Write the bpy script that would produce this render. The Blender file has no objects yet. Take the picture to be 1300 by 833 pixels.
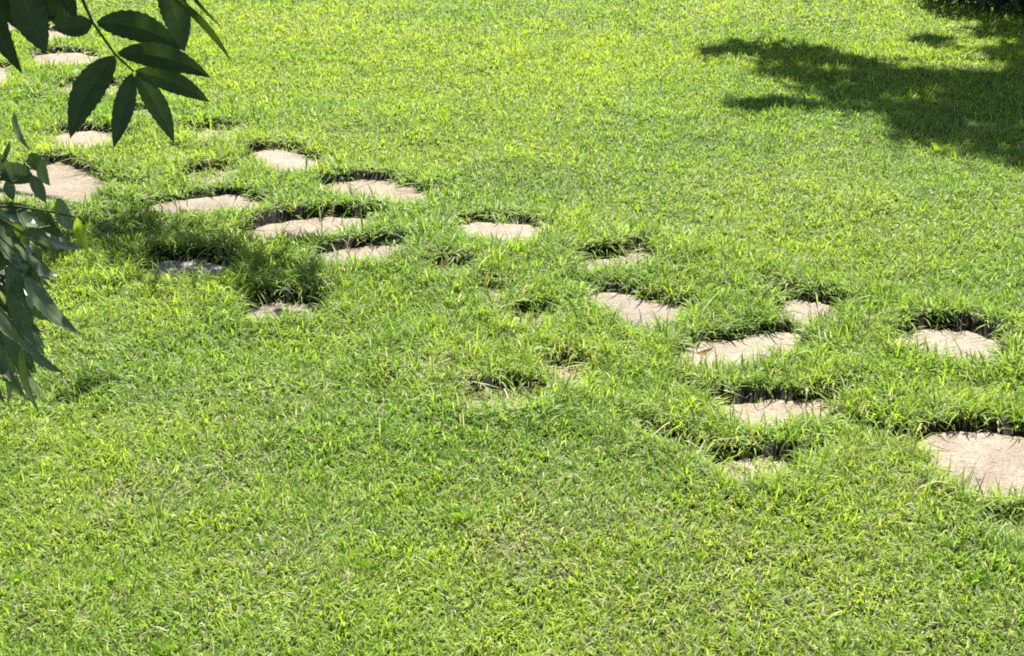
import bpy, math, random
import numpy as np
from mathutils import Vector

rng = np.random.default_rng(11)
random.seed(5)
sc = bpy.context.scene
col = sc.collection

# ------------------------------------------------------------------ camera
W0, H0, F0 = 1300.0, 833.0, 1900.0          # photograph size and focal length in its pixels
CAM_H, PITCH = 2.25, math.radians(23.0)
cam_data = bpy.data.cameras.new('camera')
cam_data.sensor_fit = 'HORIZONTAL'
cam_data.sensor_width = 36.0
cam_data.lens = 36.0 * F0 / W0
cam_data.clip_start, cam_data.clip_end = 0.05, 3000.0
cam = bpy.data.objects.new('camera', cam_data)
col.objects.link(cam)
cam.location = (0, 0, CAM_H)
cam.rotation_euler = (math.pi / 2 - PITCH, 0, 0)
sc.camera = cam

# ------------------------------------------------------------------ light
SUN_EL, SUN_AZ = math.radians(55.0), math.radians(6.0)     # azimuth from +Y towards +X
S = np.array([math.sin(SUN_AZ) * math.cos(SUN_EL), math.cos(SUN_AZ) * math.cos(SUN_EL), math.sin(SUN_EL)])
world = bpy.data.worlds.new('World')
sc.world = world
world.use_nodes = True
wn = world.node_tree
bg = wn.nodes['Background']
sky = wn.nodes.new('ShaderNodeTexSky')
sky.sky_type = 'NISHITA'
sky.sun_disc = False
sky.sun_elevation = SUN_EL
sky.sun_rotation = SUN_AZ
wn.links.new(sky.outputs[0], bg.inputs['Color'])
bg.inputs['Strength'].default_value = 0.05
sun_data = bpy.data.lights.new('sun', 'SUN')
sun_data.energy = 5.0
sun_data.angle = math.radians(0.53)
sun_data.color = (1.0, 0.95, 0.86)
sun = bpy.data.objects.new('sun', sun_data)
col.objects.link(sun)
sun.location = (0, 8, 12)
sun.rotation_euler = Vector(S).to_track_quat('Z', 'Y').to_euler()
sc.view_settings.view_transform = 'Standard'
sc.view_settings.look = 'None'
sc.view_settings.gamma = 1.0
sc.view_settings.use_curve_mapping = False
sc.view_settings.exposure = 1.74
sc.cycles.max_bounces = 8
sc.cycles.diffuse_bounces = 4
sc.cycles.glossy_bounces = 2
sc.cycles.transmission_bounces = 6
sc.cycles.use_denoising = False
sc.cycles.filter_width = 1.9

# ------------------------------------------------------------------ helpers
def ray(px, py):
    """world direction (unit depth along the optical axis) of a pixel of the photograph"""
    u, v = (px - W0 / 2) / F0, (H0 / 2 - py) / F0
    c, s = math.cos(PITCH), math.sin(PITCH)
    return np.array([u, c + v * s, -s + v * c])

def on_ground(px, py, z=0.0):
    d = ray(px, py)
    t = (CAM_H - z) / -d[2]
    return np.array([0, 0, CAM_H]) + d * t

def at_depth(px, py, depth):
    return np.array([0, 0, CAM_H]) + ray(px, py) * depth

def project(p):
    """pixel of world points (n,3)"""
    c, s = math.cos(PITCH), math.sin(PITCH)
    q = p - np.array([0, 0, CAM_H])
    depth = q[:, 1] * c - q[:, 2] * s
    up = q[:, 1] * s + q[:, 2] * c
    depth = np.where(depth < 1e-3, 1e-3, depth)
    return W0 / 2 + F0 * q[:, 0] / depth, H0 / 2 - F0 * up / depth, depth

class Noise:
    """smooth value noise on a random lattice"""
    def __init__(self, seed):
        self.g = np.random.default_rng(seed).random((256, 256))
    def __call__(self, x, y, scale):
        x, y = x / scale, y / scale
        xi, yi = np.floor(x).astype(int), np.floor(y).astype(int)
        fx, fy = x - xi, y - yi
        fx, fy = fx * fx * (3 - 2 * fx), fy * fy * (3 - 2 * fy)
        g = self.g
        a, b = g[xi % 256, yi % 256], g[(xi + 1) % 256, yi % 256]
        c, d = g[xi % 256, (yi + 1) % 256], g[(xi + 1) % 256, (yi + 1) % 256]
        return (a * (1 - fx) + b * fx) * (1 - fy) + (c * (1 - fx) + d * fx) * fy

N1, N2, N3, N4, N5, N6 = (Noise(s) for s in (1, 2, 3, 4, 5, 6))

def raw_mesh(name, verts, tris, color=None, smooth=False):
    verts = np.ascontiguousarray(verts, dtype=np.float32).reshape(-1, 3)
    tris = np.ascontiguousarray(tris, dtype=np.int32).reshape(-1, 3)
    me = bpy.data.meshes.new(name)
    me.vertices.add(len(verts))
    me.vertices.foreach_set('co', verts.ravel())
    me.loops.add(len(tris) * 3)
    me.loops.foreach_set('vertex_index', tris.ravel())
    me.polygons.add(len(tris))
    me.polygons.foreach_set('loop_start', np.arange(0, len(tris) * 3, 3, dtype=np.int32))
    me.polygons.foreach_set('loop_total', np.full(len(tris), 3, dtype=np.int32))
    if smooth:
        me.polygons.foreach_set('use_smooth', np.ones(len(tris), dtype=bool))
    if color is not None:
        a = me.attributes.new('Col', 'FLOAT_COLOR', 'POINT')
        rgba = np.ones((len(verts), 4), dtype=np.float32)
        rgba[:, :3] = color
        a.data.foreach_set('color', rgba.ravel())
    me.update()
    return me

def link(name, me, mat=None, parent=None, **props):
    o = bpy.data.objects.new(name, me)
    col.objects.link(o)
    if mat is not None and me is not None:
        if not me.materials:
            me.materials.append(mat)
    if parent is not None:
        o.parent = parent
    for k, v in props.items():
        o[k] = v
    return o

def grid_tris(n, m):
    i, j = np.meshgrid(np.arange(n - 1), np.arange(m - 1), indexing='ij')
    a = (i * m + j).ravel(); b = a + m; c = b + 1; d = a + 1
    return np.concatenate([np.stack([a, b, c], 1), np.stack([a, c, d], 1)])

def tube(points, radii, sides=7):
    """tapered tube along a polyline: vertices, triangles"""
    P = np.array(points, float); n = len(P)
    V = []
    for i in range(n):
        t = P[min(i + 1, n - 1)] - P[max(i - 1, 0)]
        t /= np.linalg.norm(t) + 1e-9
        a = np.cross(t, [0.31, 0.2, 0.93]); a /= np.linalg.norm(a) + 1e-9
        b = np.cross(t, a)
        for k in range(sides):
            w = 2 * math.pi * k / sides
            V.append(P[i] + radii[i] * (math.cos(w) * a + math.sin(w) * b))
    T = []
    for i in range(n - 1):
        for k in range(sides):
            p, q = i * sides + k, i * sides + (k + 1) % sides
            T += [(p, q, q + sides), (p, q + sides, p + sides)]
    V.append(P[-1]); e = len(V) - 1
    for k in range(sides):
        T.append(((n - 1) * sides + k, (n - 1) * sides + (k + 1) % sides, e))
    return np.array(V), np.array(T)

def bez(p0, p1, p2, n):
    t = np.linspace(0, 1, n)[:, None]
    return (1 - t) ** 2 * np.array(p0) + 2 * t * (1 - t) * np.array(p1) + t ** 2 * np.array(p2)

# ------------------------------------------------------------------ materials
def new_mat(name):
    m = bpy.data.materials.new(name)
    m.use_nodes = True
    nt = m.node_tree
    nt.nodes.clear()
    out = nt.nodes.new('ShaderNodeOutputMaterial')
    return m, nt, out

def leaf_material(name, rough, spec, trans, tint, use_attr=True, base=(0.05, 0.1, 0.03), vein=False):
    m, nt, out = new_mat(name)
    N, L = nt.nodes, nt.links
    pb = N.new('ShaderNodeBsdfPrincipled')
    pb.inputs['Roughness'].default_value = rough
    pb.inputs['Specular IOR Level'].default_value = spec
    tr = N.new('ShaderNodeBsdfTranslucent')
    mix = N.new('ShaderNodeMixShader')
    mix.inputs[0].default_value = trans
    if use_attr:
        src = N.new('ShaderNodeAttribute'); src.attribute_name = 'Col'
        c = src.outputs['Color']
    else:
        tc = N.new('ShaderNodeTexCoord')
        nz = N.new('ShaderNodeTexNoise'); nz.inputs['Scale'].default_value = 60
        nz.inputs['Detail'].default_value = 4
        L.new(tc.outputs['Object'], nz.inputs['Vector'])
        rp = N.new('ShaderNodeValToRGB')
        rp.color_ramp.elements[0].position = 0.3
        rp.color_ramp.elements[0].color = (*[v * 0.8 for v in base], 1)
        rp.color_ramp.elements[1].position = 0.75
        rp.color_ramp.elements[1].color = (*[v * 1.2 for v in base], 1)
        L.new(nz.outputs['Fac'], rp.inputs[0])
        rib = N.new('ShaderNodeAttribute'); rib.attribute_name = 'Col'
        rm = N.new('ShaderNodeMix'); rm.data_type = 'RGBA'; rm.blend_type = 'MULTIPLY'; rm.inputs[0].default_value = 1.0
        L.new(rp.outputs[0], rm.inputs[6]); L.new(rib.outputs['Color'], rm.inputs[7])
        c = rm.outputs[2]
        bp = N.new('ShaderNodeBump'); bp.inputs['Strength'].default_value = 0.25
        bp.inputs['Distance'].default_value = 0.002
        L.new(nz.outputs['Fac'], bp.inputs['Height'])
        L.new(bp.outputs[0], pb.inputs['Normal'])
    mul = N.new('ShaderNodeMix'); mul.data_type = 'RGBA'; mul.blend_type = 'MULTIPLY'
    mul.inputs[0].default_value = 1.0
    mul.inputs[7].default_value = (*tint, 1)
    L.new(c, mul.inputs[6])
    L.new(c, pb.inputs['Base Color'])
    L.new(mul.outputs[2], tr.inputs['Color'])
    L.new(pb.outputs[0], mix.inputs[1]); L.new(tr.outputs[0], mix.inputs[2])
    L.new(mix.outputs[0], out.inputs['Surface'])
    return m

MAT_GRASS = leaf_material('grass_blades', 0.55, 0.22, 0.48, (1.2, 1.2, 0.55))
MAT_CROWN = leaf_material('tree_foliage', 0.4, 0.4, 0.12, (1.3, 1.5, 0.5))
MAT_LEAF = leaf_material('ash_leaf', 0.42, 0.3, 0.2, (1.7, 1.8, 0.4), False, (0.03, 0.052, 0.016))
MAT_LEAF_YELLOW = leaf_material('yellow_leaf', 0.45, 0.4, 0.6, (1.2, 1.2, 0.4), False, (0.26, 0.34, 0.06))  # yellower, brighter base and more translucency than the other leaves
MAT_LEAF_GREY = leaf_material('grey_green_leaf', 0.38, 0.55, 0.2, (1.6, 1.8, 0.5), False, (0.085, 0.125, 0.05))
MAT_WEED = leaf_material('weed_leaf', 0.5, 0.35, 0.4, (1.2, 1.3, 0.5), False, (0.2, 0.33, 0.04))

def ramp_material(name, scale, stops, rough=0.85, bump=0.4, dist=0.01, second=None, spec=0.2):
    m, nt, out = new_mat(name)
    N, L = nt.nodes, nt.links
    tc = N.new('ShaderNodeTexCoord')
    nz = N.new('ShaderNodeTexNoise')
    nz.inputs['Scale'].default_value = scale; nz.inputs['Detail'].default_value = 8
    nz.inputs['Roughness'].default_value = 0.65
    L.new(tc.outputs['Object'], nz.inputs['Vector'])
    rp = N.new('ShaderNodeValToRGB')
    el = rp.color_ramp.elements
    while len(el) < len(stops):
        el.new(0.5)
    for e, (p, c) in zip(el, stops):
        e.position, e.color = p, (*c, 1)
    L.new(nz.outputs['Fac'], rp.inputs[0])
    pb = N.new('ShaderNodeBsdfPrincipled')
    pb.inputs['Roughness'].default_value = rough
    pb.inputs['Specular IOR Level'].default_value = spec
    bp = N.new('ShaderNodeBump'); bp.inputs['Strength'].default_value = bump
    bp.inputs['Distance'].default_value = dist
    L.new(nz.outputs['Fac'], bp.inputs['Height'])
    L.new(bp.outputs[0], pb.inputs['Normal'])
    L.new(rp.outputs[0], pb.inputs['Base Color'])
    L.new(pb.outputs[0], out.inputs['Surface'])
    return m

MAT_BARK = ramp_material('bark', 30, [(0.3, (0.03, 0.025, 0.02)), (0.7, (0.09, 0.078, 0.06))], bump=0.8)
MAT_TWIG = ramp_material('green_twig', 40, [(0.3, (0.05, 0.07, 0.03)), (0.7, (0.09, 0.11, 0.04))])
MAT_GROUND = ramp_material('soil_and_thatch', 14, [(0.25, (0.016, 0.014, 0.008)), (0.5, (0.045, 0.06, 0.018)),
                                                   (0.75, (0.085, 0.135, 0.028))], bump=0.6, dist=0.02)
# bare earth, darkened to deepen the shaded gaps, where the sheet turns down steeply into the hollows round the stones
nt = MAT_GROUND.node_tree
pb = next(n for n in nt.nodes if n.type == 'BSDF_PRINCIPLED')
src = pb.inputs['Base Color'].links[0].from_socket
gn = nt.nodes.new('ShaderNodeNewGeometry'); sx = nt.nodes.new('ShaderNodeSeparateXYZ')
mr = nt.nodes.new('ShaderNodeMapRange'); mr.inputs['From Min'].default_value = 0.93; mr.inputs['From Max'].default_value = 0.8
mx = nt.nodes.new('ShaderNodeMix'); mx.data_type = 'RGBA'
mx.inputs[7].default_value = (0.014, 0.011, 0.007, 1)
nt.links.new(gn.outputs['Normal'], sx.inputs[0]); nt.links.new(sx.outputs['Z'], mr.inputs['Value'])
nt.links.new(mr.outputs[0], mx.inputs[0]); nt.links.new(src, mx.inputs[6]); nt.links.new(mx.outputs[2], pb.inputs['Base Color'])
at = nt.nodes.new('ShaderNodeAttribute'); at.attribute_name = 'Col'
tn = nt.nodes.new('ShaderNodeTexNoise'); tn.inputs['Scale'].default_value = 55; tn.inputs['Detail'].default_value = 6
tg = nt.nodes.new('ShaderNodeNewGeometry'); nt.links.new(tg.outputs['Position'], tn.inputs['Vector'])
tr = nt.nodes.new('ShaderNodeValToRGB')
tr.color_ramp.elements[0].position, tr.color_ramp.elements[0].color = 0.35, (0.045, 0.09, 0.015, 1)
tr.color_ramp.elements[1].position, tr.color_ramp.elements[1].color = 0.65, (0.16, 0.24, 0.035, 1)
my = nt.nodes.new('ShaderNodeMix'); my.data_type = 'RGBA'
nt.links.new(tn.outputs['Fac'], tr.inputs[0]); nt.links.new(at.outputs['Fac'], my.inputs[0])
nt.links.new(mx.outputs[2], my.inputs[6]); nt.links.new(tr.outputs[0], my.inputs[7]); nt.links.new(my.outputs[2], pb.inputs['Base Color'])
MAT_STRAW = ramp_material('dry_straw', 50, [(0.3, (0.42, 0.36, 0.2)), (0.7, (0.6, 0.54, 0.36))])
MAT_DEAD = ramp_material('dead_leaf', 50, [(0.3, (0.22, 0.09, 0.05)), (0.7, (0.34, 0.17, 0.1))])

def stone_material():
    m, nt, out = new_mat('sandstone_flag')
    N, L = nt.nodes, nt.links
    geo = N.new('ShaderNodeNewGeometry')
    big = N.new('ShaderNodeTexNoise'); big.inputs['Scale'].default_value = 7
    big.inputs['Detail'].default_value = 5; big.inputs['Roughness'].default_value = 0.6
    fine = N.new('ShaderNodeTexNoise'); fine.inputs['Scale'].default_value = 95
    fine.inputs['Detail'].default_value = 6; fine.inputs['Roughness'].default_value = 0.7
    st = N.new('ShaderNodeMapping'); st.inputs['Scale'].default_value = (26, 38, 30)
    st.inputs['Rotation'].default_value = (0, 0, 0.3)
    vein = N.new('ShaderNodeTexNoise'); vein.inputs['Scale'].default_value = 1.0
    vein.inputs['Detail'].default_value = 3; vein.inputs['Distortion'].default_value = 1.2
    for n in (big, fine):
        L.new(geo.outputs['Position'], n.inputs['Vector'])
    L.new(geo.outputs['Position'], st.inputs['Vector']); L.new(st.outputs[0], vein.inputs['Vector'])
    r1 = N.new('ShaderNodeValToRGB')
    e = r1.color_ramp.elements
    e[0].position, e[0].color = 0.3, (0.195, 0.155, 0.115, 1)
    e[1].position, e[1].color = 0.7, (0.275, 0.235, 0.185, 1)
    L.new(big.outputs['Fac'], r1.inputs[0])
    r2 = N.new('ShaderNodeValToRGB')
    e = r2.color_ramp.elements
    e[0].position, e[0].color = 0.36, (0.5, 0.44, 0.4, 1)
    e[1].position, e[1].color = 0.55, (1, 1, 1, 1)
    L.new(fine.outputs['Fac'], r2.inputs[0])
    r3 = N.new('ShaderNodeValToRGB')
    e = r3.color_ramp.elements
    e[0].position, e[0].color = 0.36, (0.7, 0.62, 0.55, 1)
    e[1].position, e[1].color = 0.48, (1, 1, 1, 1)
    L.new(vein.outputs['Fac'], r3.inputs[0])
    m1 = N.new('ShaderNodeMix'); m1.data_type = 'RGBA'; m1.blend_type = 'MULTIPLY'; m1.inputs[0].default_value = 0.8
    m2 = N.new('ShaderNodeMix'); m2.data_type = 'RGBA'; m2.blend_type = 'MULTIPLY'; m2.inputs[0].default_value = 0.45
    L.new(r1.outputs[0], m1.inputs[6]); L.new(r2.outputs[0], m1.inputs[7])
    L.new(m1.outputs[2], m2.inputs[6]); L.new(r3.outputs[0], m2.inputs[7])
    stain = N.new('ShaderNodeTexNoise'); stain.inputs['Scale'].default_value = 17
    stain.inputs['Detail'].default_value = 7; stain.inputs['Roughness'].default_value = 0.7
    L.new(geo.outputs['Position'], stain.inputs['Vector'])
    r4 = N.new('ShaderNodeValToRGB')
    e = r4.color_ramp.elements
    e[0].position, e[0].color = 0.56, (1, 1, 1, 1)
    e[1].position, e[1].color = 0.72, (0.55, 0.47, 0.38, 1)
    L.new(stain.outputs['Fac'], r4.inputs[0])
    m3 = N.new('ShaderNodeMix'); m3.data_type = 'RGBA'; m3.blend_type = 'MULTIPLY'; m3.inputs[0].default_value = 0.85
    L.new(m2.outputs[2], m3.inputs[6]); L.new(r4.outputs[0], m3.inputs[7])
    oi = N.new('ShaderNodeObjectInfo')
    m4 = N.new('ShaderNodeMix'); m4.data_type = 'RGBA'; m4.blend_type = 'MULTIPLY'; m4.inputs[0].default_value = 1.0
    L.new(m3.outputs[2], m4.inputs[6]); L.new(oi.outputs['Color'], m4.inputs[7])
    add = N.new('ShaderNodeMath'); add.operation = 'ADD'
    L.new(fine.outputs['Fac'], add.inputs[0]); L.new(vein.outputs['Fac'], add.inputs[1])
    bp = N.new('ShaderNodeBump'); bp.inputs['Strength'].default_value = 0.7; bp.inputs['Distance'].default_value = 0.006
    L.new(add.outputs[0], bp.inputs['Height'])
    pb = N.new('ShaderNodeBsdfPrincipled'); pb.inputs['Roughness'].default_value = 0.8
    pb.inputs['Specular IOR Level'].default_value = 0.25
    L.new(m4.outputs[2], pb.inputs['Base Color']); L.new(bp.outputs[0], pb.inputs['Normal'])
    L.new(pb.outputs[0], out.inputs['Surface'])
    return m

MAT_STONE = stone_material()

# ------------------------------------------------------------------ where the stepping stones lie
# outline of the visible face of each stone in the photograph, overgrowth 0..1, label
STONES = [
    # the row along the open lawn
    ([(-30, 30), (-5, 20), (22, 24), (26, 38), (0, 44), (-28, 42)], 0, 'pale stepping stone at the far end of the path, behind the dark overhanging leaves'),
    ([(28, 44), (55, 39), (88, 41), (92, 48), (60, 52), (32, 50)], 0, 'narrow pale stone showing just under the dark hanging leaf mass'),
    ([(40, 74), (60, 69), (100, 69), (126, 73), (122, 80), (80, 84), (46, 81)], 0, 'long beige stone with dark grass gap beyond the stalk of the overhanging leaf'),
    ([(70, 114), (95, 109), (140, 108), (158, 114), (150, 123), (110, 124), (78, 119)], 0.25, 'beige stone half covered by the drooping leaflets and turf'),
    ([(160, 144), (175, 140), (195, 142), (196, 149), (175, 152)], 0.15, 'small pinkish stone peeping out beside the hanging leaflet tips'),
    ([(238, 170), (265, 166), (305, 168), (296, 174), (255, 175)], 0.35, 'sliver of stone nearly closed over by grass below a long dark gap'),
    ([(320, 196), (345, 190), (378, 195), (404, 207), (398, 215), (366, 219), (340, 207)], 0, 'wedge shaped beige stone bordering the open lawn before the longest pale slab'),
    ([(410, 236), (448, 229), (492, 230), (546, 247), (532, 255), (480, 254), (428, 249)], 0, 'longest pale slab on the edge of the open lawn'),
    ([(585, 289), (603, 284), (642, 286), (684, 290), (682, 300), (642, 307), (602, 299)], 0, 'pale stone with an upright dry stalk standing at its grassy edge'),
    ([(735, 336), (770, 330), (828, 321), (830, 331), (792, 338), (752, 341)], 0.1, 'thin tilted stone strip below a ragged dark grass edge'),
    ([(985, 391), (1008, 384), (1042, 386), (1060, 396), (1052, 402), (1012, 401)], 0, 'small beige stone half hidden behind the stone with the dead leaf'),
    ([(1148, 426), (1174, 418), (1226, 422), (1272, 436), (1264, 448), (1226, 453), (1184, 443)], 0, 'greyish beige stone on the open lawn side behind the largest speckled slab'),
    # the middle row
    ([(-30, 92), (-5, 86), (10, 88), (13, 103), (0, 112), (-28, 112)], 0, 'beige stone only half in view beside the tip of a dark hanging leaf'),
    ([(64, 173), (98, 167), (144, 168), (146, 181), (116, 189), (84, 190)], 0, 'pale stone directly under the drooping leaflet tips'),
    ([(-25, 240), (20, 224), (74, 204), (96, 214), (139, 235), (126, 250), (100, 263), (50, 258), (-20, 256)], 0, 'broad bright stone partly hidden by the leafy low branch'),
    ([(150, 237), (165, 233), (180, 236), (172, 242)], 0.5, 'overgrown stone chink next to the broad bright stone'),
    ([(236, 226), (262, 221), (300, 219), (296, 228), (258, 234)], 0.4, 'mostly overgrown stone in the turf between two larger stones'),
    ([(192, 262), (250, 252), (302, 249), (337, 257), (326, 265), (268, 268), (215, 268)], 0, 'grey beige stone with its one end in leaf shadow'),
    ([(305, 296), (340, 286), (400, 278), (440, 276), (469, 280), (456, 289), (410, 297), (350, 303), (315, 303)], 0, 'long curved pale stone with brown thatch along its dark edge'),
    ([(398, 329), (430, 318), (470, 311), (512, 312), (516, 320), (482, 329), (436, 336), (410, 334)], 0, 'crescent shaped pale stone beside the long curved stone'),
    ([(540, 343), (566, 339), (598, 341), (590, 346), (556, 348)], 0.6, 'dark slit of a buried stone between the crescent stone and the stalk-edged stone'),
    ([(608, 374), (625, 370), (644, 373), (630, 379)], 0.6, 'tiniest chink of a buried stone in the turf beside the cracked pale stone'),
    ([(656, 404), (675, 398), (702, 400), (694, 408), (668, 410)], 0.45, 'stone swallowed by turf with a brown speck in its hollow'),
    ([(750, 377), (778, 373), (822, 382), (869, 392), (858, 405), (836, 412), (805, 410), (774, 393)], 0, 'cracked pale stone crossed by thin dark lines beside the stone with the dead leaf'),
    ([(858, 450), (880, 437), (930, 431), (970, 425), (1012, 423), (1010, 440), (970, 451), (920, 462), (880, 462)], 0, 'bright pinkish stone with a reddish dead leaf lying on it'),
    ([(912, 518), (958, 513), (1052, 508), (1046, 519), (1000, 531), (950, 529)], 0, 'low pale stone under a long dark overhang of grass'),
    ([(1166, 564), (1190, 554), (1240, 549), (1302, 555), (1348, 565), (1352, 600), (1312, 621), (1250, 620), (1208, 601)], 0, 'largest speckled beige slab with bare textured face'),
    # the row on the near side
    ([(184, 341), (200, 332), (250, 332), (292, 338), (286, 347), (240, 351), (204, 348)], 0, 'bluish grey, skylight-tinted stone lying in the branch shadow with twigs over its edge'),
    ([(312, 393), (350, 386), (408, 388), (400, 397), (350, 403), (320, 401)], 0, 'sandy stone sliver at the sunny rim of the branch shadow'),
    ([(696, 470), (718, 464), (738, 467), (736, 475), (718, 480)], 0.1, 'tiny bright patch of stone among dry stalks'),
    ([(596, 502), (640, 497), (690, 498), (684, 506), (630, 510)], 0.5, 'overgrown stone choked with straw and dry grass'),
    ([(915, 590), (950, 585), (1000, 586), (985, 597), (945, 601)], 0.25, 'pale stone corner below the longest dark slit of overhanging grass'),
    ([(1262, 668), (1290, 662), (1330, 660), (1326, 672), (1284, 676)], 0.9, 'overgrown stone edge in front of the largest speckled slab'),
]

def smooth_loop(P, n):
    """closed Catmull-Rom through P, resampled to n points"""
    P = np.array(P); k = len(P); out = []
    per = 16
    for i in range(k):
        p0, p1, p2, p3 = P[i - 1], P[i], P[(i + 1) % k], P[(i + 2) % k]
        for s in range(per):
            t = s / per
            out.append(0.5 * (2 * p1 + (p2 - p0) * t + (2 * p0 - 5 * p1 + 4 * p2 - p3) * t * t + (3 * p1 - p0 - 3 * p2 + p3) * t ** 3))
    out = np.array(out)
    d = np.linalg.norm(np.roll(out, -1, 0) - out, axis=1)
    cum = np.concatenate([[0], np.cumsum(d)])
    want = np.linspace(0, cum[-1], n, endpoint=False)
    ext = np.vstack([out, out[:1]])
    soft = np.stack([np.interp(want, cum, ext[:, i]) for i in range(P.shape[1])], 1)
    # straight edged version of the same loop, for angular corners
    ext = np.vstack([P, P[:1]])
    fine = np.concatenate([np.linspace(ext[i], ext[i + 1], per, endpoint=False) for i in range(k)])
    ext = np.vstack([fine, fine[:1]])
    hard = np.stack([np.interp(want, cum, ext[:, i]) for i in range(P.shape[1])], 1)
    return soft * 0.35 + hard * 0.65

NP = 44
FRONT = 0.09
loops = []
for poly, over, label in STONES:
    g = np.array([on_ground(x, y, 0.0)[:2] for x, y in poly])
    lp = smooth_loop(g, NP)
    c = lp.mean(0)
    if np.cross(lp[1] - lp[0], lp[2] - lp[1]) is not None:
        area = 0.5 * np.sum(lp[:, 0] * np.roll(lp[:, 1], -1) - np.roll(lp[:, 0], -1) * lp[:, 1])
        if area < 0:
            lp = lp[::-1]
    tan = np.roll(lp, -1, 0) - np.roll(lp, 1, 0)
    nrm = np.stack([tan[:, 1], -tan[:, 0]], 1); nrm /= np.linalg.norm(nrm, axis=1)[:, None] + 1e-9
    front = np.clip(-nrm[:, 1], 0, 1) ** 0.5
    toward = -c / np.linalg.norm(c)
    lp = lp + front[:, None] * toward[None] * FRONT + nrm * 0.014
    ang = np.linspace(0, 2 * math.pi, NP, endpoint=False)
    jit = sum(np.sin(ang * k + random.random() * 6.28) * a for k, a in ((3, .008), (5, .007), (9, .006), (14, .005)))
    lp = lp + nrm * jit[:, None]
    loops.append(lp)

# dark hollows where the turf bank overhangs a buried edge: centre lines in the photograph
HOLLOWS = [
    [(850, 486), (905, 501), (965, 508), (1035, 505), (1100, 490)], [(795, 545), (850, 553), (910, 573), (975, 581), (1050, 572)],
    [(1125, 552), (1165, 549), (1220, 541), (1310, 548)], [(703, 325), (760, 323), (828, 312)], [(732, 366), (790, 371), (872, 389)],
    [(533, 341), (568, 337), (604, 342)], [(580, 282), (605, 276), (645, 275), (700, 288)], [(945, 360), (1000, 374), (1075, 388)],
    [(1150, 417), (1190, 411), (1235, 416), (1298, 438)], [(232, 165), (280, 161), (325, 162)], [(232, 220), (270, 213), (318, 211)],
    [(172, 262), (240, 250), (320, 246)], [(320, 288), (360, 276), (430, 270), (490, 275)], [(425, 317), (470, 308), (530, 307)],
    [(172, 333), (200, 326), (250, 325), (305, 330)], [(298, 381), (345, 379), (415, 380)], [(680, 456), (705, 459), (728, 463)],
    [(1240, 668), (1280, 660), (1330, 655)], [(868, 438), (930, 427), (975, 419), (1030, 417)], [(400, 238), (445, 227), (500, 230), (560, 246)],
    [(842, 347), (875, 341), (908, 344)], [(590, 500), (640, 493), (700, 498)], [(312, 194), (345, 187), (385, 192)], [(30, 68), (70, 65), (130, 68)],
    [(60, 107), (95, 105), (130, 108)], [(612, 372), (630, 367), (650, 370)], [(500, 450), (520, 458), (545, 464)], [(120, 176), (150, 172), (178, 176)],
    [(140, 238), (165, 232), (192, 234)], [(640, 402), (675, 394), (712, 397)], [(1060, 540), (1100, 546), (1140, 556)],
]
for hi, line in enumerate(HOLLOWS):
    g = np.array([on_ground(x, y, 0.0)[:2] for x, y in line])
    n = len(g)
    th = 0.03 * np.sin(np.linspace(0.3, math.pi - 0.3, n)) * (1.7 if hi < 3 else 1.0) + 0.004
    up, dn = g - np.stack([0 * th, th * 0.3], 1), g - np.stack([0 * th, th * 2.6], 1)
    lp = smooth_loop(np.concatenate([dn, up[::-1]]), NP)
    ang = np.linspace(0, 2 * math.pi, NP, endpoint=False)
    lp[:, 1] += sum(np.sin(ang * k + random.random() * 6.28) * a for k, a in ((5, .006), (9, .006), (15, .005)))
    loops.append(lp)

def stone_sdf(x, y, reach=0.35):
    """signed distance to the nearest stone outline (negative inside), its index and the direction towards it"""
    sd = np.full(len(x), reach); idx = np.full(len(x), -1)
    dirx, diry = np.zeros(len(x)), np.zeros(len(x))
    for k, lp in enumerate(loops):
        lo, hi = lp.min(0) - reach, lp.max(0) + reach
        sel = np.nonzero((x > lo[0]) & (x < hi[0]) & (y > lo[1]) & (y < hi[1]))[0]
        if not len(sel):
            continue
        px, py = x[sel], y[sel]
        best = np.full(len(sel), 1e9); bx = np.zeros(len(sel)); by = np.zeros(len(sel))
        inside = np.zeros(len(sel), bool)
        for i in range(NP):
            a, b = lp[i], lp[(i + 1) % NP]
            ab = b - a
            t = np.clip(((px - a[0]) * ab[0] + (py - a[1]) * ab[1]) / (ab @ ab + 1e-12), 0, 1)
            qx, qy = a[0] + t * ab[0], a[1] + t * ab[1]
            d = np.hypot(px - qx, py - qy)
            m = d < best
            best = np.where(m, d, best); bx = np.where(m, qx, bx); by = np.where(m, qy, by)
            cross = ((a[1] > py) != (b[1] > py)) & (px < (b[0] - a[0]) * (py - a[1]) / (b[1] - a[1] + 1e-12) + a[0])
            inside ^= cross
        s = np.where(inside, -best, best)
        m = s < sd[sel]
        si = sel[m]
        sd[si] = s[m]; idx[si] = k
        dirx[si] = (bx - px)[m] / (best[m] + 1e-6); diry[si] = (by - py)[m] / (best[m] + 1e-6)
    return sd, idx, dirx, diry

def terrain(x, y, sd):
    near = np.clip(1 - np.abs(y - 6.5) / 9, 0, 1)
    z = 0.022 + 0.006 * np.exp(-np.clip(sd, 0, 1) / 0.16) + (N1(x, y, 0.75) - 0.5) * 0.035 + (N2(x, y, 0.24) - 0.5) * 0.026 * near
    # turf swells up round the stones and drops into the hollow they lie in
    z += 0.013 * np.exp(-((sd - 0.09) / 0.07) ** 2) * np.clip(sd * 40, 0, 1)
    w = np.clip((sd + 0.006) / 0.02, 0, 1)
    return z * w + (-0.028) * (1 - w)

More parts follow.
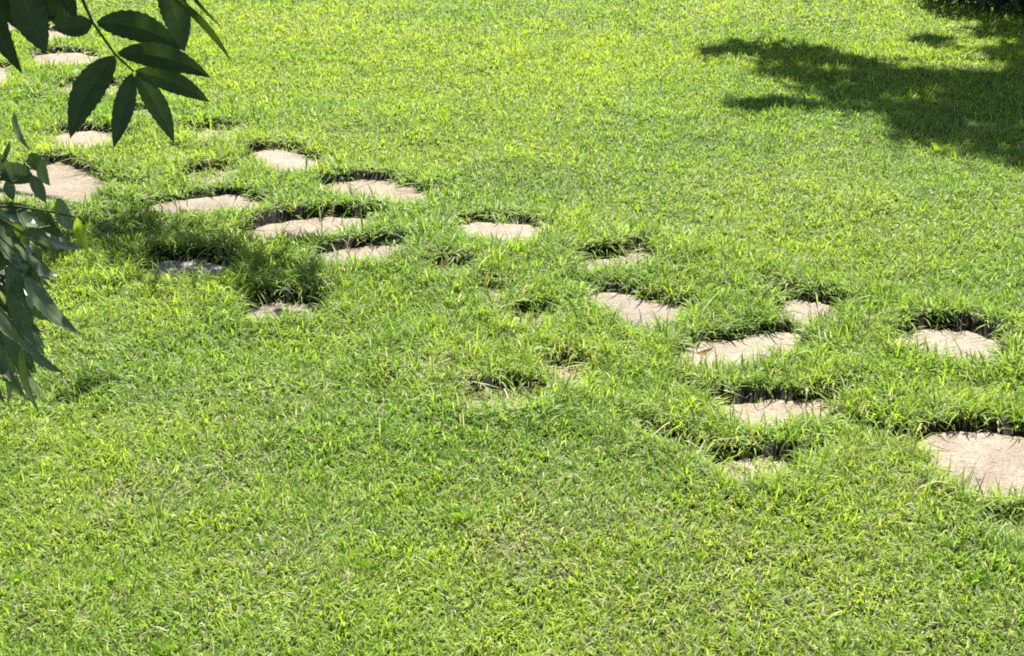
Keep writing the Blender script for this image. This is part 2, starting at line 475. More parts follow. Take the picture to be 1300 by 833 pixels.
# ------------------------------------------------------------------ ground: one sheet out to the horizon
xs = np.concatenate([[-900, -400, -150, -60, -25, -12, -7], np.arange(-4.6, 4.61, 0.026), [7, 12, 25, 60, 150, 400, 900]])
ys = np.concatenate([[-300, -80, -20, -5, 0, 1.5], np.concatenate([np.arange(2.4, 3.3, 0.05), np.arange(3.3, 12.2, 0.026), np.arange(12.25, 14.8, 0.1)]), [16, 20, 28, 45, 80, 200, 500, 1200]])
gx, gy = np.meshgrid(xs, ys, indexing='ij')
fx, fy = gx.ravel(), gy.ravel()
sd, _, _, _ = stone_sdf(fx, fy)
gz = terrain(fx, fy, sd)
thin = np.clip((np.abs(fx) - (W0 / 2 / F0) * (fy * math.cos(PITCH) + CAM_H * math.sin(PITCH)) - 0.2) / 0.3, 0, 1)
thin = np.maximum(thin, np.clip((fy - 13.5) / 1.0, 0, 1)) * (np.maximum(np.abs(sd), 0) > 0.05)
thin = np.maximum(thin, fy < 2.5)
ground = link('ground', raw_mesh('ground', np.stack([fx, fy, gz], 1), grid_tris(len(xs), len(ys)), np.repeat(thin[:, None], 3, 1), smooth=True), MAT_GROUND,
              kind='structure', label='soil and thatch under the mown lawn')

# ------------------------------------------------------------------ stepping stones
for (poly, over, label), lp in zip(STONES, loops):
    c = lp.mean(0)
    rings = [(1.0, -0.055), (1.0, -0.016), (0.985, -0.006), (0.955, 0.0), (0.8, 0.0), (0.6, 0.0), (0.4, 0.0), (0.2, 0.0)]
    tilt = np.array([random.uniform(-.02, .02), random.uniform(-.015, .03)])
    V = []
    for f, z in rings:
        q = (lp - c) * f
        h = z + (q @ tilt)
        if f < 0.97:
            h = h + (N3(q[:, 0] + c[0], q[:, 1] + c[1], 0.07) - 0.5) * 0.006 + (N4(q[:, 0] + c[0], q[:, 1] + c[1], 0.025) - 0.5) * 0.003
        V.append(np.stack([q[:, 0], q[:, 1], h], 1))
    V.append(np.array([[0, 0, 0.0]]))
    V = np.concatenate(V)
    T = []
    for r in range(len(rings) - 1):
        for i in range(NP):
            a, b = r * NP + i, r * NP + (i + 1) % NP
            T += [(a, b, b + NP), (a, b + NP, a + NP)]
    l = (len(rings) - 1) * NP
    T += [(l + i, l + (i + 1) % NP, len(V) - 1) for i in range(NP)]
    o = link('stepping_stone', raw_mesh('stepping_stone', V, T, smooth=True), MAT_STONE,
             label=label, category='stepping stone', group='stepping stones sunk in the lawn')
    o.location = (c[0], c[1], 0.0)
    v, g = random.uniform(0.88, 1.12), random.uniform(-0.04, 0.06)
    o.color = (1.1, 1.22, 1.55, 1) if label.startswith('bluish') else (v * (0.98 + g * .3), v, v * (1.04 - g), 1)  # shaded stone: blue skylight put into its colour; the rest vary at random

# ------------------------------------------------------------------ grass
def half_width(y):
    return (W0 / 2 / F0) * (y * math.cos(PITCH) + CAM_H * math.sin(PITCH))

def scatter(y0, y1, density, margin):
    hw = half_width(y1) + margin
    n = int(2 * hw * (y1 - y0) * density)
    x = rng.uniform(-hw, hw, n); y = rng.uniform(y0, y1, n)
    k = np.abs(x) < half_width(y) + margin
    return x[k], y[k]

def lerp(a, b, t):
    return a + (b - a) * t

def grass_patch(x, y, segs, wscale, lscale=1.0):
    """blades rooted at x, y -> vertices, triangles, colours"""
    sd, idx, dx, dy = stone_sdf(x, y)
    over = np.array([s[1] for s in STONES] + [0.05] * len(HOLLOWS) + [0.0])[idx]
    ragged = (N6(x + 3, y, 0.07) - 0.5) * 0.05 + (N5(x, y + 5, 0.022) - 0.5) * 0.03
    keep = (sd > 0.004 + ragged + 0.012 * np.clip(-dy, 0, 1)) | (rng.random(len(x)) < over * 0.75)
    # the open face of a stone keeps free of roots; thinner cover at its rim
    x, y, sd, idx, dx, dy = (a[keep] for a in (x, y, sd, idx, dx, dy))
    n = len(x)
    edge = np.exp(-np.clip(sd, 0, 1) / 0.04)                 # 1 at a stone's rim
    far_rim = edge * np.clip(-dy * 1.5, 0, 1)                 # rims whose stone lies towards the house
    path = np.clip(1 - sd / 0.3, 0, 1)
    clump = N5(x, y, 0.11) * 0.6 + N6(x, y, 0.045) * 0.4
    L = 0.041 * lscale * np.exp(rng.normal(0, 0.26, n)) * lerp(0.75, 1.25, clump) * (1 + 0.45 * path + 0.25 * far_rim)
    long = rng.random(n) < 0.2 * path
    L = np.where(long, L * 1.6, L)
    w = 0.0041 * wscale * np.exp(rng.normal(0, 0.25, n))
    # headings: coherent within a clump, random otherwise
    coh = 2 * math.pi * 2.0 * N1(x + 40, y, 0.16)
    phi = np.where(rng.random(n) < 0.45, coh + rng.normal(0, 0.5, n), rng.uniform(0, 2 * math.pi, n))
    tow = rng.random(n) < edge * 0.75
    phi = np.where(tow, np.arctan2(dy, dx) + rng.normal(0, 0.95, n), phi)
    th0 = np.abs(rng.normal(0.45, 0.3, n)) + 0.45 * tow * rng.random(n)
    bend = np.abs(rng.normal(0.95, 0.5, n)) + 0.35 * tow
    flat = rng.random(n) < 0.16
    th0 = np.where(flat, rng.uniform(0.9, 1.4, n), th0)
    z0 = terrain(x, y, np.where(idx >= 0, sd, 0.35))
    z0 = np.where(sd < 0, 0.0, z0)
    z0 -= 0.004
    # colour: fresh green, yellow green, bluish green, straw
    t = rng.random(n)
    big = N2(x + 9, y, 0.7) * 0.6 + N3(x, y, 0.22) * 0.4
    fresh, yellow = np.array([0.2, 0.335, 0.038]), np.array([0.31, 0.415, 0.042])
    deep, straw, brown = np.array([0.1, 0.205, 0.06]), np.array([0.4, 0.38, 0.25]), np.array([0.2, 0.13, 0.065])
    calm = np.clip(1.2 - (y - 4) / 7, 0.3, 1.1)
    ymix = np.clip(big * 1.9 - 0.55 + rng.normal(0, 0.17, n) * calm + np.clip((y - 7) / 10, 0, 0.35) - 0.12 * path, 0, 1)
    C = lerp(fresh, yellow, ymix[:, None])
    dmix = np.clip(rng.normal(0.12, 0.28, n) * calm + 0.06 * path, 0, 1)
    C = lerp(C, deep, dmix[:, None])
    near = np.clip(1.3 - (y - 4) / 6, 0.3, 1)
    pale = rng.random(n) < 0.07 * near
    C = np.where(pale[:, None], np.array([0.4, 0.46, 0.25]), C)  # pale blades: glints of sun and sky put into the blade colour
    dry = 0.05 * near + 0.16 * np.clip((N4(x, y + 3, 0.42) - 0.55) * 3, 0, 1) * np.clip((5.6 - y) / 1.5, 0.25, 1) + 0.14 * edge
    for qx, qy, r, a in ((300, 600, .1, .3), (190, 625, .09, .35), (140, 640, .07, .25), (400, 690, .1, .2), (600, 505, .12, .25), (330, 730, .12, .2), (880, 665, .12, .15),
                         (640, 690, .1, .2), (1060, 200, .2, .15), (560, 470, .08, .25), (1190, 660, .1, .2)):
        g = on_ground(qx, qy, 0.03)
        dry = dry + a * np.exp(-((x - g[0]) ** 2 + ((y - g[1]) / 1.3) ** 2) / (2 * r * r)) * (0.3 + 1.2 * N6(x, y, 0.05))
    s = t < dry
    C = np.where(s[:, None], lerp(straw, brown, (rng.random(n) < 0.15 + 0.5 * edge)[:, None] * rng.uniform(0.5, 1, n)[:, None]), C)
    C *= np.exp(rng.normal(0, 0.1, n) * calm)[:, None]
    L = np.where(s, L * 0.85, L)
    # geometry
    steps = np.linspace(0, 1, segs + 1)
    px, py, pz = x.copy(), y.copy(), z0.copy()
    hx, hy = np.cos(phi), np.sin(phi)
    tw = rng.normal(0, 0.6, n)
    prof = {3: (0.75, 1.0, 0.8), 2: (0.85, 0.95)}[segs]
    rows = []
    for i in range(segs + 1):
        if i:
            th = th0 + bend * (steps[i] ** 1.2)
            ds = L / segs
            px = px + np.sin(th) * hx * ds; py = py + np.sin(th) * hy * ds; pz = pz + np.cos(th) * ds
            pz = np.maximum(pz, np.maximum(0.006 + rng.random(n) * 0.006, z0 - 0.02 * rng.random(n) - 0.9 * (z0 + 1) * (rng.random(n) < 0.22)))
        if i < segs:
            a = tw * steps[i]
            hw = w * 0.5 * prof[i]
            ox, oy, oz = -hy * np.cos(a) * hw, hx * np.cos(a) * hw, np.sin(a) * hw
            rows.append(np.stack([px - ox, py - oy, pz - oz], 1)); rows.append(np.stack([px + ox, py + oy, pz + oz], 1))
        else:
            rows.append(np.stack([px, py, pz], 1))
    k = len(rows)
    V = np.stack(rows, 1).reshape(-1, 3)
    tri = []
    for i in range(segs - 1):
        a = 2 * i
        tri += [(a, a + 1, a + 3), (a, a + 3, a + 2)]
    tri.append((2 * segs - 2, 2 * segs - 1, 2 * segs))
    T = (np.arange(n)[:, None, None] * k + np.array(tri)[None]).reshape(-1, 3)
    shade = np.ones(k)
    Cv = np.repeat(C, k, axis=0)
    return V, T, Cv

parts = []
for y0, y1, dens, segs, ws, ls, mg in ((2.7, 4.4, 18500, 3, 0.95, 1.0, 0.5), (4.4, 6.2, 13500, 3, 1.1, 1.05, 0.5),
                                       (6.2, 8.2, 10000, 2, 1.3, 1.0, 0.5), (8.2, 10.5, 8200, 2, 1.55, 1.05, 0.4),
                                       (10.5, 14.0, 4400, 2, 1.95, 1.1, 0.3)):
    x, y = scatter(y0, y1, dens, mg)
    parts.append(grass_patch(x, y, segs, ws, ls))
def litter():
    """short dry clippings lying on the stones and between the blades"""
    X, Y, Z = [], [], []
    for lp in loops[:len(STONES)]:
        lo, hi = lp.min(0), lp.max(0)
        n = int((hi - lo).prod() * 550) + 6
        x, y = rng.uniform(lo[0], hi[0], n), rng.uniform(lo[1], hi[1], n)
        sd, _, _, _ = stone_sdf(x, y)
        k = (sd < 0) & (rng.random(n) < 0.12 + np.exp(sd / 0.04))
        X.append(x[k]); Y.append(y[k]); Z.append(np.full(k.sum(), 0.009))
    x, y = scatter(2.7, 7.5, 260, 0.3)
    sd, _, _, _ = stone_sdf(x, y)
    k = (sd > 0.02) & (rng.random(len(x)) < 0.25 + 0.75 * (N4(x, y + 3, 0.42) > 0.5))
    X.append(x[k]); Y.append(y[k]); Z.append(terrain(x[k], y[k], sd[k]) + rng.uniform(0.02, 0.04, k.sum()))
    x, y, z = np.concatenate(X), np.concatenate(Y), np.concatenate(Z)
    n = len(x)
    a = rng.uniform(0, 2 * math.pi, n); L = rng.uniform(0.012, 0.05, n); w = rng.uniform(0.0006, 0.0018, n); up = rng.uniform(-.1, .15, n) * L
    dx, dy = np.cos(a), np.sin(a)
    m = rng.normal(0, 0.12, n) * L
    c = np.stack([x, y, z], 1)
    d = np.stack([dx * L / 2, dy * L / 2, up], 1); o = np.stack([-dy * w, dx * w, 0.3 * w], 1); b = np.stack([-dy * m, dx * m, 0 * m + .002], 1)
    V = np.stack([c - d - o, c - d + o, c + b - o, c + b + o, c + d], 1).reshape(-1, 3)
    T = (np.arange(n)[:, None, None] * 5 + np.array([(0, 1, 3), (0, 3, 2), (2, 3, 4)])[None]).reshape(-1, 3)
    C = lerp(np.array([0.34, 0.28, 0.15]), np.array([0.11, 0.065, 0.03]), (rng.random(n) ** 1.5)[:, None])
    return V, T, np.repeat(C, 5, axis=0)
# sparser, broader tufts carry the lawn on past what the picture shows
for y0, y1, n, ls in ((2.7, 8.0, 17000, 1.15), (8.0, 14.0, 17000, 1.2), (14.0, 20.0, 28000, 1.5)):
    y = rng.uniform(y0, y1, n)
    side = half_width(y) + (0.4 if y1 < 15 else -half_width(y) - 0.01)
    x = (side + rng.random(n) * (half_width(y) + 2.2 - side)) * rng.choice([-1, 1], n)
    parts.append(grass_patch(x, y, 2, 2.6 if y1 < 15 else 3.6, ls))
parts.append(litter())
off, Vs, Ts, Cs = 0, [], [], []
for V, T, C in parts:
    Vs.append(V); Ts.append(T + off); Cs.append(C); off += len(V)
Vs, Ts, Cs = np.concatenate(Vs), np.concatenate(Ts), np.concatenate(Cs)
print('grass triangles', len(Ts))
link('grass', raw_mesh('grass', Vs, Ts, Cs), MAT_GRASS, kind='stuff',
     label='mown green lawn grass growing thickly round the stepping stones', category='grass')

# ------------------------------------------------------------------ foliage for crowns
def leaf_cloud(P, size, spread=0.25, base=(0.04, 0.075, 0.028), seed=1):
    """one folded pointed leaf (4 triangles) at every point"""
    r = np.random.default_rng(seed)
    n = len(P)
    d = r.normal(0, 1, (n, 3)); d[:, 2] -= 0.5; d /= np.linalg.norm(d, axis=1)[:, None]
    u = np.cross(d, r.normal(0, 1, (n, 3)) + [0, 0, .01]); u /= np.linalg.norm(u, axis=1)[:, None]
    m = np.cross(u, d)
    L = (size * np.exp(r.normal(0, spread, n)))[:, None]
    a = P; b = P + d * L * 0.45 + m * L * 0.04; c = P + d * L - m * L * 0.05
    l = P + d * L * 0.42 + u * L * 0.2; q = P + d * L * 0.42 - u * L * 0.2
    V = np.stack([a, l, b, q, c], 1).reshape(-1, 3)
    T = (np.arange(n)[:, None, None] * 5 + np.array([(0, 2, 1), (0, 3, 2), (1, 2, 4), (2, 3, 4)])[None]).reshape(-1, 3)
    C = np.array(base)[None] * np.exp(r.normal(0, 0.25, n))[:, None]
    C[:, 0] *= np.exp(r.normal(0, 0.15, n))
    return V, T, np.repeat(C, 5, axis=0)

def in_frame(P, m=12):
    px, py, d = project(P)
    return (px > -m) & (px < W0 + m) & (py > -m) & (py < H0 + m) & (d > 0.02)

def poly_points(poly, n, r):
    """random points inside a pixel polygon, dropped on the ground"""
    Q = np.array([on_ground(x, y, 0.05)[:2] for x, y in poly])
    lo, hi = Q.min(0), Q.max(0)
    out = []
    while len(out) < n:
        p = r.uniform(lo, hi, (4 * n, 2))
        ins = np.zeros(len(p), bool)
        for i in range(len(Q)):
            a, b = Q[i], Q[(i + 1) % len(Q)]
            ins ^= ((a[1] > p[:, 1]) != (b[1] > p[:, 1])) & (p[:, 0] < (b[0] - a[0]) * (p[:, 1] - a[1]) / (b[1] - a[1] + 1e-12) + a[0])
        out += list(p[ins])
    return np.array(out[:n])

def tree_wood(root, pts, radii, name='limb', mat=None, sides=7):
    V, T = tube(pts, radii, sides)
    V = V - np.array(root.location)
    return link(name, raw_mesh(name, V, T, smooth=True), mat or MAT_BARK, root)

# ---- the tree at the far corner of the lawn: low dark skirt in view, crown above the picture, deep shadow on the grass
r3 = np.random.default_rng(31)
SX, SY = S[0] / S[2], S[1] / S[2]
tree = link('shade_tree', None, label='dark dense tree at the lawn corner with branches down to the grass', category='tree')
tree.location = (4.75, 13.0, 0)
clusters = []
def lift(poly, n, y_lo, y_hi, spread):
    k = 9
    G = np.repeat(poly_points(poly, n // k, r3), k, axis=0)
    n = len(G)
    G = G + r3.normal(0, spread * 1.6, (n, 2))
    G = G + np.stack([N1(G[:, 0], G[:, 1], 0.2) - 0.5, N2(G[:, 0], G[:, 1], 0.2) - 0.5], 1) * 0.24
    G = G[(N5(G[:, 0], G[:, 1], 0.16) * 0.6 + N6(G[:, 0], G[:, 1], 0.07) * 0.4) > 0.3]
    n = len(G)
    yt = r3.uniform(y_lo, y_hi, n)
    h = np.clip((yt - G[:, 1]) / SY, 0.75, 7.0)
    return np.stack([G[:, 0] + h * SX, G[:, 1] + h * SY, h], 1) + r3.normal(0, spread, (n, 3))
main = [(985, 68), (1040, 62), (1120, 78), (1210, 86), (1290, 95), (1345, 75), (1480, 80), (1480, 205), (1310, 200), (1240, 192), (1190, 182),
        (1120, 150), (1060, 125), (1030, 108), (1000, 100), (985, 85)]
P = [lift(main, 13500, 11.2, 13.6, 0.045), lift(main, 900, 11.2, 13.0, 0.12),
     lift([(880, 60), (935, 52), (1000, 46), (1055, 62), (1010, 76), (950, 70), (905, 66)], 1100, 11.2, 12.2, 0.02),
     lift([(928, 128), (960, 121), (985, 127), (1050, 128), (1105, 142), (1060, 142), (990, 138), (945, 138)], 600, 11.2, 12.4, 0.02),
     lift([(1165, 46), (1195, 44), (1225, 55), (1260, 66), (1255, 76), (1215, 62), (1180, 54)], 420, 12.3, 13.2, 0.02),
     lift([(1265, 35), (1310, 30), (1345, 40), (1345, 90), (1285, 92), (1265, 60)], 1800, 12.4, 13.4, 0.03)]
P = np.concatenate(P)
P = P[~in_frame(P, 10)]
# low skirt that shows in the corner
sk = np.stack([r3.uniform(3.2, 6.2, 26000), r3.uniform(10.7, 13.6, 26000), r3.uniform(0.02, 1.9, 26000)], 1)
e = ((sk[:, 0] - 4.7) / 1.55) ** 2 + ((sk[:, 1] - 12.3) / 1.4) ** 2 + (np.clip(sk[:, 2] - 0.25, 0, 9) / 1.6) ** 2
sk = sk[(e < 1.05 + 0.5 * (N1(sk[:, 0] * 3, sk[:, 2] * 3, 0.5) - 0.5)) & (e > 0.02)]
P = np.concatenate([P, sk])
# the rest of the crown behind and above
up = r3.normal(0, 1, (9000, 3)); up = up / np.linalg.norm(up, axis=1)[:, None] * r3.uniform(0.3, 1, 9000)[:, None] ** 0.5
up = np.array([5.0, 13.6, 4.6]) + up * [2.6, 2.0, 2.6]
ug = np.stack([up[:, 0] - up[:, 2] * SX, up[:, 1] - up[:, 2] * SY, 0 * up[:, 2] + .05], 1)
ux, uy, _ = project(ug)
up = up[(up[:, 2] > 0.4) & ((ux > 1310) | (uy < -15) | ((ux > 1200) & (uy > 95) & (uy < 185)))]
P = np.concatenate([P, up])
# where the sun gets through under the branches
sh = np.stack([P[:, 0] - (P[:, 2] - .05) * SX, P[:, 1] - (P[:, 2] - .05) * SY, 0 * P[:, 2] + .05], 1)
qx, qy, _ = project(sh)
lit = np.array([(1040, 36), (1150, 28), (1205, 40), (1165, 46), (1180, 56), (1215, 64), (1250, 70), (1262, 82), (1210, 85), (1120, 74), (1050, 58)], float)
ins = np.zeros(len(P), bool)
for i in range(len(lit)):
    a, b = lit[i], lit[(i + 1) % len(lit)]
    ins ^= ((a[1] > qy) != (b[1] > qy)) & (qx < (b[0] - a[0]) * (qy - a[1]) / (b[1] - a[1] + 1e-12) + a[0])
P = P[~ins]
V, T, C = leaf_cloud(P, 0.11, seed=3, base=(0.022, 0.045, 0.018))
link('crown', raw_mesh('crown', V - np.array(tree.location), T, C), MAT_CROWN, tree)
tree_wood(tree, [(4.75, 13.0, -0.05), (4.78, 13.0, 1.2), (4.7, 12.95, 2.6), (4.8, 12.9, 4.2), (4.75, 12.8, 6.4)], [0.17, 0.14, 0.12, 0.08, 0.02], 'trunk')
for z, ctl, tip in ((4.4, (3.2, 11.8, 3.6), (1.5, 11.7, 2.15)), (4.2, (3.3, 11.8, 4.0), (2.0, 11.8, 4.1)), (4.0, (4.2, 12.2, 4.6), (3.0, 11.9, 4.2)),
                    (4.6, (4.5, 12.6, 5.4), (4.3, 12.0, 5.9)), (4.3, (5.4, 12.6, 4.8), (6.2, 12.4, 4.8)), (0.9, (4.3, 12.8, 1.3), (3.7, 12.6, 1.3))):
    tree_wood(tree, bez((4.76, 12.95, z), ctl, tip, 8), np.linspace(0.06, 0.006, 8), 'limb', sides=5)

# ---- the tree beside the path, out of the picture: only the shadow of its low branches falls on the stones
r4 = np.random.default_rng(41)
tree2 = link('garden_tree', None, label='leafy garden tree beside the path whose branch shadow crosses the stones', category='tree')
tree2.location = (-4.4, 9.0, 0)
def lift2(poly, n, h0, h1):
    G = poly_points(poly, n, r4)
    h = r4.uniform(h0, h1, n)
    return np.stack([G[:, 0] + h * SX, G[:, 1] + h * SY, h], 1)
P = [lift2([(112, 280), (150, 274), (200, 285), (262, 300), (300, 318), (315, 345), (270, 352), (200, 345), (150, 330), (118, 312)], 520, 1.6, 2.3),
     lift2([(108, 272), (180, 262), (300, 300), (400, 330), (430, 372), (390, 400), (300, 385), (180, 365), (112, 330)], 330, 1.6, 2.3),
     lift2([(280, 330), (330, 330), (385, 345), (400, 372), (395, 386), (330, 388), (285, 372), (262, 352)], 165, 1.9, 2.4),
     lift2([(180, 262), (215, 256), (240, 262), (225, 270), (190, 272)], 60, 2.0, 2.4),
     lift2([(340, 300), (395, 296), (400, 312), (350, 318)], 60, 2.0, 2.4),
     lift2([(60, 480), (105, 474), (140, 482), (130, 495), (80, 498)], 16, 1.9, 2.4),
     lift2([(-140, 250), (112, 285), (112, 320), (60, 340), (-140, 330)], 900, 1.9, 2.8)]
P = np.concatenate(P)
cr = r4.normal(0, 1, (5200, 3)); cr = cr / np.linalg.norm(cr, axis=1)[:, None] * r4.uniform(0.45, 1, 5200)[:, None] ** 0.5
cr = np.array([-4.4, 9.1, 4.0]) + cr * [1.5, 1.3, 1.5]
P = np.concatenate([P, cr])
P = P[~in_frame(P, 12)]
gxy = np.stack([P[:, 0] - P[:, 2] * SX, P[:, 1] - P[:, 2] * SY, 0 * P[:, 2]], 1)
far = np.arange(len(P)) >= 2500
P = P[~(in_frame(gxy, 0) & far)]
V, T, C = leaf_cloud(P, 0.09, seed=4, base=(0.045, 0.085, 0.03))
link('crown', raw_mesh('crown', V - np.array(tree2.location), T, C), MAT_CROWN, tree2)
tree_wood(tree2, [(-4.4, 9.0, -0.05), (-4.38, 9.0, 1.4), (-4.3, 9.05, 2.8), (-4.4, 9.1, 4.2)], [0.14, 0.12, 0.09, 0.03], 'trunk')
for z, tip in ((1.5, (-1.3, 8.0, 2.1)), (1.7, (-2.0, 8.6, 2.4)), (1.9, (-3.6, 7.6, 2.9)), (2.4, (-3.4, 9.8, 4.4)), (2.5, (-5.4, 9.3, 4.4))):
    tree_wood(tree2, bez((-4.38, 9.0, z), ((-4.38 + tip[0]) / 2, 8.8, z + .7), tip, 7), np.linspace(0.05, 0.006, 7), 'limb', sides=5)

# ------------------------------------------------------------------ the ash tree close by: leaflets in view are built one by one
ash = link('ash_tree', None, label='ash tree whose dark drooping compound leaves hang over the stone path', category='tree')
ASH = np.array([-1.75, 1.95, 0.0])
ash.location = ASH
tree_wood(ash, [(-1.75, 1.95, -0.05), (-1.73, 1.97, 0.9), (-1.78, 2.0, 2.0), (-1.7, 2.0, 3.1), (-1.75, 2.1, 4.3)], [0.09, 0.075, 0.06, 0.045, 0.012], 'trunk', sides=10)

VIEW = None
def leaflet_mesh(base, tip, width, bow=0.0, roll=0.0, droop=0.0, n=23, serr=0.045, fold=0.25):
    """a serrated lance-shaped leaflet from base to tip (world points), curving in its plane and drooping at the tip"""
    base, tip = np.array(base), np.array(tip)
    ax = tip - base; Ln = np.linalg.norm(ax); ax /= Ln
    eye = np.array([0, 0, CAM_H]) - (base + tip) / 2; eye /= np.linalg.norm(eye)
    side = np.cross(ax, eye); side /= np.linalg.norm(side) + 1e-9
    nrm = np.cross(side, ax)
    cr, sr = math.cos(roll), math.sin(roll)
    s2 = side * cr + nrm * sr
    n2 = nrm * cr - side * sr
    V, T = [], []
    for i in range(n):
        t = i / (n - 1)
        mid = base + ax * Ln * t + side * Ln * bow * 4 * t * (1 - t) + n2 * Ln * (-droop) * (4 * t * (1 - t)) * 0.5
        f = (t ** 0.72) * ((1 - t) ** 1.0) / 0.304
        f *= 1 + serr * (1 if i % 2 else -1) * (0 < i < n - 1)
        hw = 0.5 * width * f
        for s in (-1, -0.5, -0.07, 0, 0.07, 0.5, 1):
            V.append(mid + s2 * hw * s + n2 * hw * fold * (abs(s) - 0.3) * 0.6 + n2 * hw * 0.035 * math.sin(t * 42 + abs(s) * 5) * (abs(s) > .3))
    V = np.array(V)
    return V, grid_tris(n, 7)

RIB = {}
def rib_colour(nv):
    """paler midrib and slight side veins on a leaflet of nv vertices"""
    if nv not in RIB:
        c = np.ones((nv // 7, 7, 3))
        c[:, 3] = (1.8, 1.6, 1.4)
        c[::3, 1:6] *= 1.08
        RIB[nv] = c.reshape(-1, 3)
    return RIB[nv]

def compound_leaf(rachis_pts, leaflets, depth, name='compound_leaf', r0=0.0022, owner=None, leaf_mat=None, slim=1.0):
    """rachis with one leaflet sub-part each; pixel coordinates, depth in metres along the view"""
    pts = np.array([at_depth(x, y, depth + dd) for x, y, dd in rachis_pts])
    V, T = tube(pts, np.linspace(r0, r0 * 0.55, len(pts)), 5)
    owner = owner or ash
    O = np.array(owner.location)
    leaf = link(name, raw_mesh(name, V - O, T, smooth=True), MAT_TWIG, owner)
    for L in leaflets:
        bx, by, tx, ty, wpx, bow, roll, d0, d1 = L[:9]
        mat = L[9] if len(L) > 9 else (leaf_mat or MAT_LEAF)
        b, t = at_depth(bx, by, depth + d0), at_depth(tx, ty, depth + d1)
        wm = slim * wpx * depth / F0 / max(0.35, math.cos(roll))
        V, T = leaflet_mesh(b, t, wm, bow, roll, random.uniform(0.02, 0.09))
        link('leaflet', raw_mesh('leaflet', V - O, T, rib_colour(len(V)), smooth=True), mat, leaf)
    return pts[0]

tops = []
tops.append(compound_leaf([(98, -40, 0), (105, 0, 0), (118, 29, 0), (146, 69, 0.01), (170, 91, 0.02)], [
    (122, 28, 233, 64, 37, -0.1, 0.2, 0, 0.03), (117, 29, 66, 36, 27, -0.02, -0.2, 0, -0.03),
    (149, 67, 268, 99, 32, -0.08, 0.15, 0.01, 0.0), (171, 90, 267, 130, 28, -0.06, 0.1, 0.02, 0.05),
    (146, 71, 89, 176, 38, 0.07, 0.1, 0.01, -0.02), (168, 93, 144, 188, 26, 0.0, 0.25, 0.02, 0.0), (172, 94, 221, 182, 27, -0.05, 0.2, 0.02, 0.04)], 1.62))
tops.append(compound_leaf([(170, -70, 0), (195, -35, 0), (215, -8, 0)], [
    (206, -25, 234, 66, 36, -0.04, 0.3, 0, 0.02), (215, -8, 294, 79, 10, -0.05, -0.4, 0, 0.05), (222, -38, 284, 37, 5, 0.05, -0.3, 0, 0.03)], 1.55))
tops.append(compound_leaf([(-30, -60, 0), (10, -35, 0), (40, -22, 0), (72, -14, 0.01)], [
    (28, -26, 59, 68, 44, 0.05, 0.15, 0, 0.02), (70, -16, 78, 38, 36, 0.02, -0.2, 0.01, 0.03), (74, -14, 97, 24, 24, 0.0, -0.1, 0.01, 0.0),
    (5, -30, 26, 40, 40, 0.02, 0.2, 0.03, 0.05), (-18, -30, 29, 94, 27, 0.06, 0.1, 0, -0.03), (60, -22, 60, 30, 44, 0.03, 0.0, 0.03, 0.02),
    (-30, -22, 8, 18, 30, 0.0, 0, 0.03, 0.05)], 1.5))
# the shrub with narrow drooping leaves below it
shrub = link('garden_shrub', None, label='grey green shrub with narrow drooping leaves half hiding a broad bright stone', category='shrub')
shrub.location = (-1.05, 1.95, 0.0)
SH = dict(owner=shrub, leaf_mat=MAT_LEAF_GREY, slim=0.72, name='leaf_spray')
lows = []
lows.append(compound_leaf([(-60, 205, 0), (-10, 215, 0), (15, 232, 0), (40, 222, 0)], [
    (15, 232, -6, 190, 20, 0.02, 0.4, 0, 0), (0, 222, 46, 230, 38, -0.12, 0.2, 0, 0.02), (10, 228, 17, 255, 20, 0.04, 0.1, 0, 0),
    (36, 196, 60, 217, 26, 0.03, 0.3, 0, 0.03), (52, 201, 64, 236, 20, 0.12, 0.85, 0, 0.02), (40, 222, 58, 258, 22, 0.0, 0.3, 0, 0),
    (18, 142, 40, 192, 11, 0.1, 0.9, 0, 0), (2, 208, 13, 178, 9, 0, 0.85, 0, 0)], 2.05, **SH))
lows.append(compound_leaf([(-60, 262, 0), (-20, 262, 0), (20, 262, 0), (60, 268, 0), (96, 276, 0.01)], [
    (72, 252, 97, 292, 28, 0.1, 1.0, 0, 0.02), (97, 277, 113, 320, 19, 0.05, 0.0, -0.06, -0.04, MAT_LEAF_YELLOW), (40, 262, 82, 302, 24, 0.06, 0.5, 0, 0.02),
    (-5, 258, 76, 283, 28, 0.1, 1.1, 0, 0.02), (20, 262, 106, 316, 30, 0.12, 1.05, 0, 0.03), (-10, 262, 40, 262, 22, 0.05, 0.5, 0, 0),
    (10, 262, 36, 300, 22, 0.05, 0.4, 0.05, 0.05), (60, 268, 74, 310, 18, 0.05, -0.3, 0.04, 0.04)], 2.0, **SH))
lows.append(compound_leaf([(-60, 290, 0), (-30, 292, 0), (0, 300, 0), (30, 330, 0)], [
    (-8, 292, 76, 352, 32, 0.1, 1.0, 0, 0.03), (30, 332, 104, 425, 30, 0.1, 0.85, 0, 0.02), (18, 322, 48, 446, 32, 0.08, 0.2, 0, 0.0),
    (-12, 300, 26, 392, 34, 0.06, 0.4, 0.02, 0.02), (-20, 296, 10, 372, 30, 0.02, -0.2, 0.04, 0.03), (24, 318, 66, 356, 18, 0.08, 0.85, 0.04, 0.04),
    (0, 300, 20, 352, 26, 0.04, 0.3, 0.05, 0.05)], 1.9, **SH))
